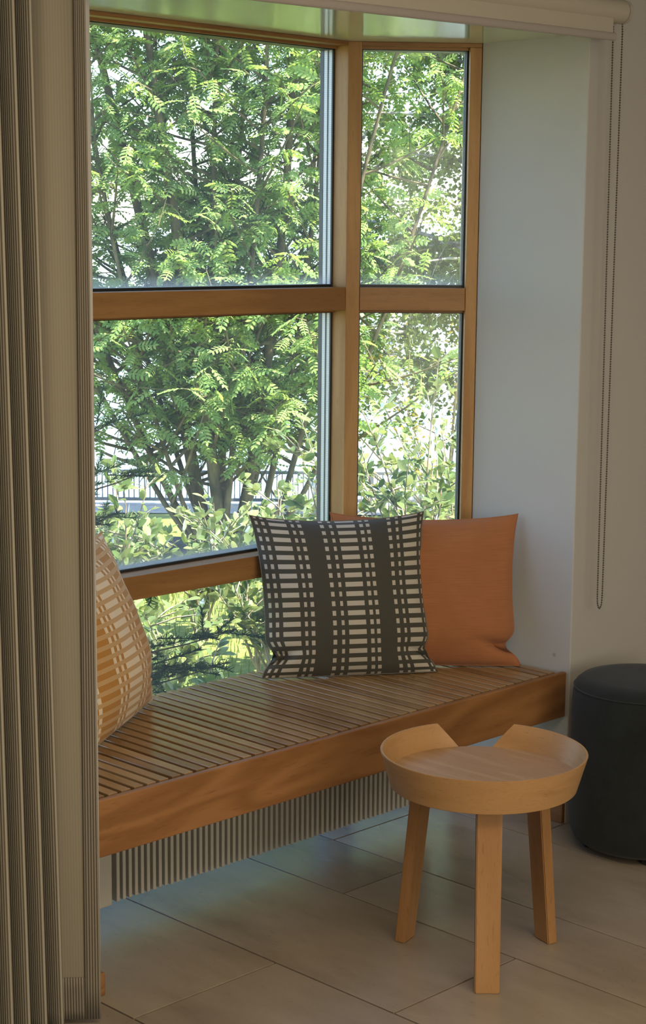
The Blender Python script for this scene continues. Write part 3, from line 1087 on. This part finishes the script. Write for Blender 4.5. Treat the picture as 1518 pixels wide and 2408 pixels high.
# grass blades on the lawn
nb = 26000
lat = rng.uniform(-3.2, 2.2, nb); dep = rng.uniform(6.2, 12.0, nb)
hgt = rng.uniform(.03, .085, nb); az = rng.uniform(0, 6.283, nb)
base = GX[None] * lat[:, None] + GY[None] * dep[:, None]; base[:, 2] = ZG - .105 * np.maximum(0, dep - 7.5) - .005
wv = np.stack([np.cos(az), np.sin(az), 0 * az], 1)
ln = np.stack([-np.sin(az), np.cos(az), 0 * az], 1) * rng.uniform(-.5, .5, nb)[:, None]
P0 = base - wv * .003; P1 = base + wv * .003
P2 = base + (ln * .5 + np.array([0, 0, .6])) * hgt[:, None] + wv * .0022
P3 = base + (ln * 1.0 + np.array([0, 0, 1.0])) * hgt[:, None]
V = np.stack([P0, P1, P2, P3], 1).reshape(-1, 3)
F = np.arange(nb * 4).reshape(nb, 4)
gr = link('lawn_grass', mesh_np('lawn_grass', V, F), MT['grass'])
tag(gr, 'sunlit yellow green lawn behind the shrubs', 'grass', kind='stuff')


# leaf templates: flat in xy, growing along +y, folded along the midrib
def leaf_template(L, W, fold=.18, curl=.1):
    ys = [0, .22, .55, .85, 1.0]
    ws = [0.06, .75, 1.0, .55, .02]
    V, F = [], []
    for y, w in zip(ys, ws):
        z = -curl * L * y * y
        V += [(-w * W / 2, y * L, z + fold * w * W / 2), (0, y * L, z), (w * W / 2, y * L, z + fold * w * W / 2)]
    for i in range(4):
        a = i * 3
        F += [(a, a + 1, a + 4, a + 3), (a + 1, a + 2, a + 5, a + 4)]
    return np.array(V), np.array(F)


def pinnate_template(L, pairs=6):
    V, F = [], []
    def leaflet(base, d, l, w, zz):
        n = len(V)
        d = np.array(d); s = np.array([d[1], -d[0], 0])
        for y, wd, dz in ((0, .15, 0), (.35, 1, -.02), (.75, .75, -.06), (1, .03, -.14)):
            for sg in (-1, 1):
                V.append(np.array(base) + d * y * l + s * sg * w / 2 * wd + np.array([0, 0, zz + dz * l * 2]))
        for i in range(3): F.append((n + 2 * i, n + 2 * i + 1, n + 2 * i + 3, n + 2 * i + 2))
    def cz(y): return -.28 * L * y * y
    for i in range(pairs):
        y = .24 + .68 * i / (pairs - 1)
        l = L * .30 * (1 - .35 * abs(i / (pairs - 1) - .5))
        for sg in (-1, 1):
            dx, dy = sg * math.sin(1.05), math.cos(1.05)
            leaflet((0, y * L, cz(y)), (dx, dy, 0), l, l * .52, 0)
    leaflet((0, .95 * L, cz(.95)), (0, 1, 0), L * .26, L * .12, 0)
    n = len(V)
    for y in (0, .5, 1.0):
        V.append(np.array((-.004 * L / .15, y * L, cz(y)))); V.append(np.array((.004 * L / .15, y * L, cz(y))))
    F += [(n, n + 1, n + 3, n + 2), (n + 2, n + 3, n + 5, n + 4)]
    return np.array(V), np.array(F)


def frames(d, upr, rs):
    """rotation matrices with local y along d and local z near upr"""
    d = d / (np.linalg.norm(d, axis=1, keepdims=True) + 1e-9)
    z = upr - (upr * d).sum(1, keepdims=True) * d
    z /= np.linalg.norm(z, axis=1, keepdims=True) + 1e-9
    x = np.cross(d, z)
    return np.stack([x, d, z], 2)


def scatter(T, pos, R, sc):
    TV, TF = T
    V = np.einsum('nij,kj->nki', R, TV) * sc[:, None, None] + pos[:, None, :]
    F = TF[None] + (np.arange(len(pos)) * len(TV))[:, None, None]
    return V.reshape(-1, 3), F.reshape(-1, TF.shape[1])


def rnd_dir(rs, n, zlo, zhi):
    a = rs.uniform(0, 2 * np.pi, n); z = rs.uniform(zlo, zhi, n); r = np.sqrt(np.clip(1 - z * z, 0, 1))
    return np.stack([r * np.cos(a), r * np.sin(a), z], 1)


CAMP = np.array([0, 0, HC])


def rowan():
    rs = np.random.default_rng(21)
    base = G(-.60, 10.9, zg(10.9))
    tr = empty('rowan_tree', tuple(base), 'many stemmed rowan tree with feathery leaves, trunk seen through the large pane', 'tree')
    lp, ld, lu = [], [], []
    tw = Pile()
    spec = []
    # (lateral lean, depth lean, height, base radius)
    for la, da, h, r in ((-.95, .2, 4.6, .075), (-.55, -.2, 5.2, .070), (-.28, .35, 5.4, .055), (-.05, -.1, 5.6, .060), (.10, .3, 5.5, .050),
                         (.26, -.3, 5.5, .055), (.50, .1, 5.3, .060), (.85, .3, 4.9, .055), (1.30, -.1, 4.6, .050), (-1.5, -.1, 4.3, .055),
                         (.0, .7, 5.0, .045), (-.7, .6, 5.0, .045), (.7, .8, 4.9, .045), (1.75, .3, 4.2, .045), (-2.0, .4, 4.0, .045), (-1.25, .7, 5.0, .045), (-1.05, -.3, 4.4, .040)):
        spec.append((la, da, h, r))
    for k, (la, da, h, r) in enumerate(spec):
        ts = np.linspace(0, 1, 12)
        j = rs.normal(0, .05, (2,))
        b0 = np.array([la * .10, da * .12])
        pts = []
        for t in ts:
            q = t ** .85
            l = b0[0] + la * q * 1.0 + .06 * math.sin(5 * t + k)
            d = b0[1] + da * q * 1.2 + .05 * math.cos(4 * t + 2 * k)
            pts.append(base + GX * l + GY * d + np.array([0, 0, h * t]))
        pts = np.array(pts)
        v, f = tube_arrays(pts, r * (.62 if k in (0, 1, 6) else .42) * (1 - .75 * ts), 7)
        me = mesh_np('stem', v, f); me.shade_smooth()
        child(link('stem', me, MT['rowan_bark']), tr)
        nbr = int(h * 8) + 5
        for i in range(nbr):
            low = i < 5
            t = rs.uniform(.06, .36) if low else rs.uniform(.14, 1.0)
            p0 = np.array([np.interp(t, ts, pts[:, c]) for c in range(3)])
            dirn = rnd_dir(rs, 1, .1, .75)[0]
            ln = rs.uniform(.45, 1.0) if low else rs.uniform(.35, .85) * (1.1 - .45 * t)
            br = np.array([p0 + dirn * ln * s + np.array([0, 0, .12 * ln * s * s]) for s in (0, .35, .7, 1)])
            tw.tube(br, np.array([.011, .008, .006, .003]) * (1.2 - .5 * t), 4)
            for q in range(4):
                s = (.35, .6, .82, 1.0)[q]
                b = br[0] + (br[-1] - br[0]) * s
                dd_ = dirn * .6 + rnd_dir(rs, 1, -.2, .8)[0]
                dd_ /= np.linalg.norm(dd_)
                tl = rs.uniform(.08, .22)
                tw.tube(np.array([b, b + dd_ * tl]), np.array([.004, .002]), 3)
                nl = rs.integers(3, 6)
                for m in range(nl):
                    e = b + dd_ * tl * rs.uniform(.3, 1)
                    o = rnd_dir(rs, 1, -.2, .2)[0] + dd_ * .3
                    lp.append(e); ld.append(o + np.array([0, 0, rs.uniform(-.9, .25)])); lu.append(np.array([0, 0, .7]) + o * .6 + rs.normal(0, .35, 3))
    lp, ld, lu = np.array(lp), np.array(ld), np.array(lu)
    keep = lp[:, 2] > .0
    lp, ld, lu = lp[keep], ld[keep], lu[keep]
    R = frames(ld, lu, rs)
    sc = rs.uniform(.75, 1.15, len(lp))
    T = pinnate_template(.142, 5)
    tm = tw.mesh('twigs'); o = link('twigs', tm, MT['rowan_bark']); o['kind'] = 'stuff'; child(o, tr)
    # the leaves that show largest stand singly, the rest as one mass
    rel = lp - CAMP
    dp = rel @ GY; lt_ = rel @ GX
    vis = (lt_ / dp > -.135) & (lt_ / dp < .085) & (rel[:, 2] / dp < .16) & (rel[:, 2] / dp > -.15)
    order = np.argsort(dp + np.where(vis, 0, 100))[:300]
    mask = np.zeros(len(lp), bool); mask[order] = True
    me1 = mesh_np('leaf', *T); me1.materials.append(MT['rowan_leaf'])
    for i in order:
        m4 = Matrix(R[i].tolist()).to_4x4()
        o = bpy.data.objects.new('leaf', me1); C.objects.link(o)
        o.parent = tr
        o.matrix_parent_inverse = Matrix.Translation(-Vector(tr.location))
        o.matrix_world = Matrix.Translation(lp[i]) @ m4 @ Matrix.Scale(float(sc[i]), 4)
        o.matrix_basis = Matrix.Translation(lp[i]) @ m4 @ Matrix.Scale(float(sc[i]), 4)
    v, f = scatter(T, lp[~mask], R[~mask], sc[~mask])
    o = link('foliage', mesh_np('foliage', v, f), MT['rowan_leaf']); o['kind'] = 'stuff'; child(o, tr)
    return len(lp)


def birch(base, h, seed, label, name='birch_tree', nbr=46, cr=2.2, mat='birch_leaf', leafn=75):
    rs = np.random.default_rng(seed)
    tr = empty(name, tuple(base), label, 'tree', 'birches on the shore')
    ts = np.linspace(0, 1, 14)
    pts = np.array([base + np.array([.15 * math.sin(3 * t), .12 * math.cos(2 * t), h * t]) for t in ts])
    v, f = tube_arrays(pts, .13 * (1 - .85 * ts), 10)
    me = mesh_np('trunk', v, f); me.shade_smooth()
    child(link('trunk', me, MT['birch_bark']), tr)
    lp, ld = [], []
    tw = Pile()
    for i in range(nbr):
        t = rs.uniform(.12, .97)
        p0 = np.array([np.interp(t, ts, pts[:, c]) for c in range(3)])
        d = rnd_dir(rs, 1, .25, .7)[0]
        ln = cr * rs.uniform(.55, 1.1) * (1.15 - .75 * t)
        ss = np.linspace(0, 1, 7)
        br = np.array([p0 + d * ln * s + np.array([0, 0, -.30 * ln * s * s]) for s in ss])
        rr = .028 * (1.2 - t) * (1 - .85 * ss) + .003
        v, f = tube_arrays(br, rr, 6)
        me = mesh_np('branch', v, f); me.shade_smooth()
        child(link('branch', me, MT['birch_bark']), tr)
        for q in range(int(13 * ln / 2) + 4):
            s = rs.uniform(.2, 1)
            b = p0 + d * ln * s + np.array([0, 0, -.30 * ln * s * s])
            hl = rs.uniform(.35, .95)
            side = rnd_dir(rs, 1, -.3, .3)[0] * .45
            tp = np.array([b + side * hl * u + np.array([0, 0, -hl * .8 * u * u + .1 * u]) for u in np.linspace(0, 1, 5)])
            tw.tube(tp, np.linspace(.004, .0015, 5), 3)
            for m in range(leafn):
                u = rs.uniform(.1, 1)
                e = np.array([np.interp(u, np.linspace(0, 1, 5), tp[:, c]) for c in range(3)])
                lp.append(e + rs.normal(0, .035, 3)); ld.append(rnd_dir(rs, 1, -1, .2)[0])
    lp, ld = np.array(lp), np.array(ld)
    o = link('twigs', tw.mesh('twigs'), MT['birch_bark']); o['kind'] = 'stuff'; child(o, tr)
    T = (np.array([(0, 0, 0), (-.019, .018, .003), (0, .048, -.006), (.019, .018, .003)]), np.array([(0, 3, 2, 1)]))
    R = frames(ld, rs.normal(0, 1, (len(lp), 3)), rs)
    v, f = scatter(T, lp, R, rs.uniform(.75, 1.3, len(lp)))
    o = link('foliage', mesh_np('foliage', v, f), MT[mat]); o['kind'] = 'stuff'; child(o, tr)


SH_T = leaf_template(.058, .033)
SH_ME = mesh_np('leaf', *SH_T); SH_ME.materials.append(MT['shrub_leaf']); SH_ME.shade_smooth()


def shrub(lat, dep, top, width, nst, seed, label, nleaf=300, zlo=.0):
    rs = np.random.default_rng(seed)
    base = G(lat, dep, zg(dep))
    sh = empty('leafy_shrub', tuple(base), label, 'shrub', 'leafy shrubs outside the bay window')
    lp, ld = [], []
    for k in range(nst):
        a = rs.uniform(0, 6.283); q = math.sqrt(rs.uniform(0.02, 1))
        hh = (top - base[2]) * rs.uniform(.45, 1.0) * (1.05 - .25 * q)
        tip = np.array([math.cos(a) * width * q, math.sin(a) * width * q, hh])
        ss = np.linspace(0, 1, 7)
        bend = rs.normal(0, .03, 3)
        pts = np.array([base + np.array([tip[0] * (s ** 1.25) + bend[0] * math.sin(6 * s), tip[1] * (s ** 1.25) + bend[1] * math.cos(5 * s), tip[2] * s]) for s in ss])
        v, f = tube_arrays(pts, .0065 * (1 - .72 * ss), 5)
        me = mesh_np('stem', v, f); me.shade_smooth()
        child(link('stem', me, MT['shrub_stem']), sh)
        nl = (nleaf * 2) // nst
        side = []
        for b in range(3):
            s0 = rs.uniform(.30, .95)
            p0 = np.array([np.interp(s0, ss, pts[:, c]) for c in range(3)])
            d = rnd_dir(rs, 1, .1, .7)[0] * rs.uniform(.10, .24)
            tpts = np.array([p0, p0 + d * .5 + np.array([0, 0, .01]), p0 + d])
            v, f = tube_arrays(tpts, np.array([.0032, .0024, .0014]), 4)
            child(link('twig', mesh_np('twig', v, f), MT['shrub_stem']), sh)
            side.append((p0, d))
        for m in range(nl):
            if rs.random() < .45:
                s = rs.uniform(.30, 1.0)
                p = np.array([np.interp(s, ss, pts[:, c]) for c in range(3)])
                ax = pts[-1] - pts[-3]
            else:
                p0, d = side[rs.integers(0, 3)]
                p = p0 + d * rs.uniform(.25, 1.0); ax = d
            ax = ax / np.linalg.norm(ax)
            lp.append(p); ld.append(rnd_dir(rs, 1, -.1, .8)[0] + ax * .5)
    lp, ld = np.array(lp), np.array(ld)
    R = frames(ld, np.array([[0, 0, 1.0]]) + rs.normal(0, .55, (len(lp), 3)), rs)
    sc = rs.uniform(.65, 1.15, len(lp))
    pick = np.argsort(lp @ GY)                       # nearest to the house first
    rest = pick[300:]
    if len(rest):
        v, f = scatter(SH_T, lp[rest], R[rest], sc[rest])
        o = link('foliage', mesh_np('foliage', v, f), MT['shrub_leaf']); o['kind'] = 'stuff'; child(o, sh)
    for i in pick[:300]:
        o = bpy.data.objects.new('leaf', SH_ME); C.objects.link(o)
        o.parent = sh
        o.matrix_parent_inverse = Matrix.Translation(-Vector(sh.location))
        o.matrix_basis = Matrix.Translation(lp[i]) @ Matrix(R[i].tolist()).to_4x4() @ Matrix.Scale(float(sc[i]), 4)
    return sh


def conifer():
    rs = np.random.default_rng(5)
    base = G(-1.05, 5.25, ZG)
    tr = empty('yew_shrub', tuple(base), 'dark needled yew reaching in from the left outside the window', 'shrub')
    v, f = tube_arrays(np.array([base, base + np.array([0, 0, .6]), base + np.array([.02, .01, 1.25])]), np.array([.03, .022, .008]), 8)
    child(link('trunk', mesh_np('trunk', v, f), MT['yew_bark']), tr)
    T = (np.array([(-.0016, 0, 0), (.0016, 0, 0), (.0013, .017, 0), (0, .025, 0.001)]), np.array([(0, 1, 2, 3)]))
    tips = [((-.52, 5.20, .80), .72), ((-.62, 5.25, .66), .60), ((-.62, 5.15, .95), .85), ((-.44, 5.25, .45), .40), ((-.26, 5.25, .30), .20), ((-.40, 5.05, .24), .15),
            ((-.30, 5.35, .17), .08), ((-1.4, 5.5, .6), .5), ((-1.5, 5.0, .4), .3), ((-1.2, 5.7, .75), .6), ((-.9, 4.95, .7), .5), ((-.50, 5.3, .14), .05)]
    for (l, d, z), z0 in tips:
        a = base + np.array([0, 0, z0 - ZG])
        b = G(l, d, z)
        ss = np.linspace(0, 1, 6)
        pts = np.array([a + (b - a) * s + np.array([0, 0, -.05 * math.sin(math.pi * s)]) for s in ss])
        v, f = tube_arrays(pts, .006 * (1 - .75 * ss), 5)
        br = link('branch', mesh_np('branch', v, f), MT['yew_bark']); child(br, tr)
        P = Pile(); lp, ld = [], []
        segs = [(pts[2], pts[-1])]
        for q in range(9):
            s = rs.uniform(.35, .95)
            p = a + (b - a) * s
            dv = (b - a) / np.linalg.norm(b - a) * .7 + rnd_dir(rs, 1, -.35, .5)[0] * .8
            dv = dv / np.linalg.norm(dv) * rs.uniform(.07, .17)
            P.tube(np.array([p, p + dv]), np.array([.0022, .0012]), 3)
            segs.append((p, p + dv))
        for p, q in segs:
            n = int(np.linalg.norm(q - p) / .0013)
            ax = (q - p) / np.linalg.norm(q - p)
            for i in range(n):
                lp.append(p + (q - p) * rs.uniform(0, 1)); ld.append(rnd_dir(rs, 1, -.5, .9)[0] + ax * .8)
        R = frames(np.array(ld), rs.normal(0, 1, (len(lp), 3)), rs)
        v, f = scatter(T, np.array(lp), R, rs.uniform(.7, 1.15, len(lp)))
        P.add(v, f)
        nd = link('needles', P.mesh('needles'), MT['needle']); nd['kind'] = 'stuff'
        nd.parent = br; nd.matrix_parent_inverse = Matrix.Identity(4)


rowan()
birch(G(1.85, 15.0, zg(15.0)), 8.5, 31, 'birch tree with small bright leaves, its branches fill the narrow right pane', nbr=95, cr=2.4, leafn=60)
birch(G(.12, 17.5, zg(17.5)), 8.0, 33, 'birch tree farther back, its trunk hidden behind the corner post', nbr=70, cr=2.6, leafn=45)
birch(G(-3.2, 14.5, zg(14.5)), 7.5, 35, 'birch tree left of the rowan, only its outer twigs showing', nbr=60, cr=2.0, leafn=40)
shrub(.36, 6.6, 1.20, .30, 12, 41, 'tall leafy shrub behind the narrow right pane', 300)
shrub(.62, 7.1, 1.05, .30, 10, 47, 'leafy shrub at the right edge of the narrow right pane', 300)
shrub(.10, 7.3, .95, .30, 10, 42, 'leafy shrub behind the corner post and the patterned cushion', 300)
shrub(-.20, 6.5, .66, .30, 11, 43, 'low leafy shrub in the middle of the large pane', 300)
shrub(-.50, 7.2, .60, .30, 11, 48, 'leafy shrub in front of the rowan trunk', 300)
shrub(-.84, 6.7, .72, .30, 11, 44, 'leafy shrub at the left of the large pane behind the yew sprig', 300)
shrub(-.52, 5.9, .30, .34, 11, 46, 'knee high leafy shrub just behind the bench edge', 300)
shrub(-1.12, 9.3, .16, .42, 11, 51, 'rounded leafy shrub near the grey rocks at the lawn edge', 300)
shrub(-.30, 9.5, .22, .45, 11, 52, 'leafy shrub right of the rowan trunk, low in the large pane', 300)
shrub(.62, 9.6, .60, .50, 12, 53, 'leafy shrub farther back in the narrow right pane', 300)
shrub(1.15, 6.6, 1.0, .4, 11, 45, 'leafy shrub mostly hidden behind the right reveal wall', 300)
conifer()

# yellow flowering bush by the shore
rs = np.random.default_rng(77)
yb = G(1.0, 14.2, zg(14.2))
ys_ = empty('flowering_bush', tuple(yb), 'yellow flowering bush low in the upper right pane', 'shrub')
P = Pile(); lp, ld = [], []
for k in range(26):
    d = rnd_dir(rs, 1, .45, .95)[0]; ln = rs.uniform(1.5, 2.5)
    p = np.array([yb + d * ln * s + np.array([0, 0, -.12 * s * s]) for s in np.linspace(0, 1, 5)])
    P.tube(p, np.linspace(.012, .003, 5), 4)
    for m in range(70):
        lp.append(yb + d * ln * rs.uniform(.45, 1.0) + rs.normal(0, .07, 3)); ld.append(rnd_dir(rs, 1, -.6, .8)[0])
child(link('branches', P.mesh('branches'), MT['shrub_stem']), ys_)['kind'] = 'stuff'
R = frames(np.array(ld), rs.normal(0, 1, (len(lp), 3)), rs)
v, f = scatter((np.array([(0, 0, 0), (-.017, .018, .004), (0, .045, -.006), (.017, .018, .004)]), np.array([(0, 3, 2, 1)])), np.array(lp), R, rs.uniform(.7, 1.2, len(lp)))
child(link('blossom', mesh_np('blossom', v, f), MT['yellow_leaf']), ys_)['kind'] = 'stuff'

# rocks at the edge of the lawn
rk = ['large pale grey rock at the left edge of the lawn', 'flat grey rock beside the rowan trunk', 'small rounded grey rock near the rowan trunk', 'grey rock half behind the yew sprig', 'broad grey rock below the fence', 'grey rock to the right of the rowan trunk']
for k, (l, d, s) in enumerate(((-1.32, 10.6, .22), (-.98, 11.3, .15), (-.84, 10.1, .11), (-1.12, 9.9, .13), (-.10, 12.2, .22), (-.28, 10.4, .12))):
    bm = bmesh.new()
    bmesh.ops.create_icosphere(bm, subdivisions=3, radius=1)
    for v_ in bm.verts:
        c = v_.co
        q = 1 + .18 * math.sin(3 * c.x + k) * math.cos(2.6 * c.y + 2 * k) + .10 * math.sin(6 * c.z + 5 * c.x + k)
        v_.co = Vector((c.x * s * q * 1.3, c.y * s * q, max(c.z, -.5) * s * q * .62))
    o = link('rock', bm_mesh('rock', bm), MT['rock'], smooth=True)
    o.location = G(l, d, zg(d) + .28 * s * .62); o.rotation_euler = (0, 0, k * 1.3)
    tag(o, rk[k], 'rock', 'rocks at the edge of the lawn')

# metal fence beyond the walk
fe = empty('metal_fence', tuple(G(0, 18.0, zg(18.0))), 'low dark metal bar fence beyond the lawn behind the shrubs', 'fence')
def gbox(lo, hi):
    bm = bmesh.new(); bm_box(bm, lo, hi)
    me = bm_mesh('b', bm)
    v = np.array([tuple(p.co) for p in me.vertices])
    w = GX[None] * v[:, :1] + GY[None] * v[:, 1:2]; w[:, 2] += v[:, 2]
    return w, np.array([tuple(p.vertices) for p in me.polygons])
for z in (-1.25, -.96):
    child(link('rail', mesh_np('rail', *gbox((-4, 17.99, z), (5, 18.03, z + .03))), MT['fence']), fe)
for x in np.arange(-4, 5.1, 1.5):
    child(link('post', mesh_np('post', *gbox((x - .025, 17.98, -1.35), (x + .025, 18.04, -.90))), MT['fence']), fe)
P = Pile()
for x in np.arange(-3.95, 5, .055): P.add(*gbox((x, 18.00, -1.24), (x + .010, 18.018, -.94)))
child(link('bars', P.mesh('bars'), MT['fence']), fe)['kind'] = 'stuff'
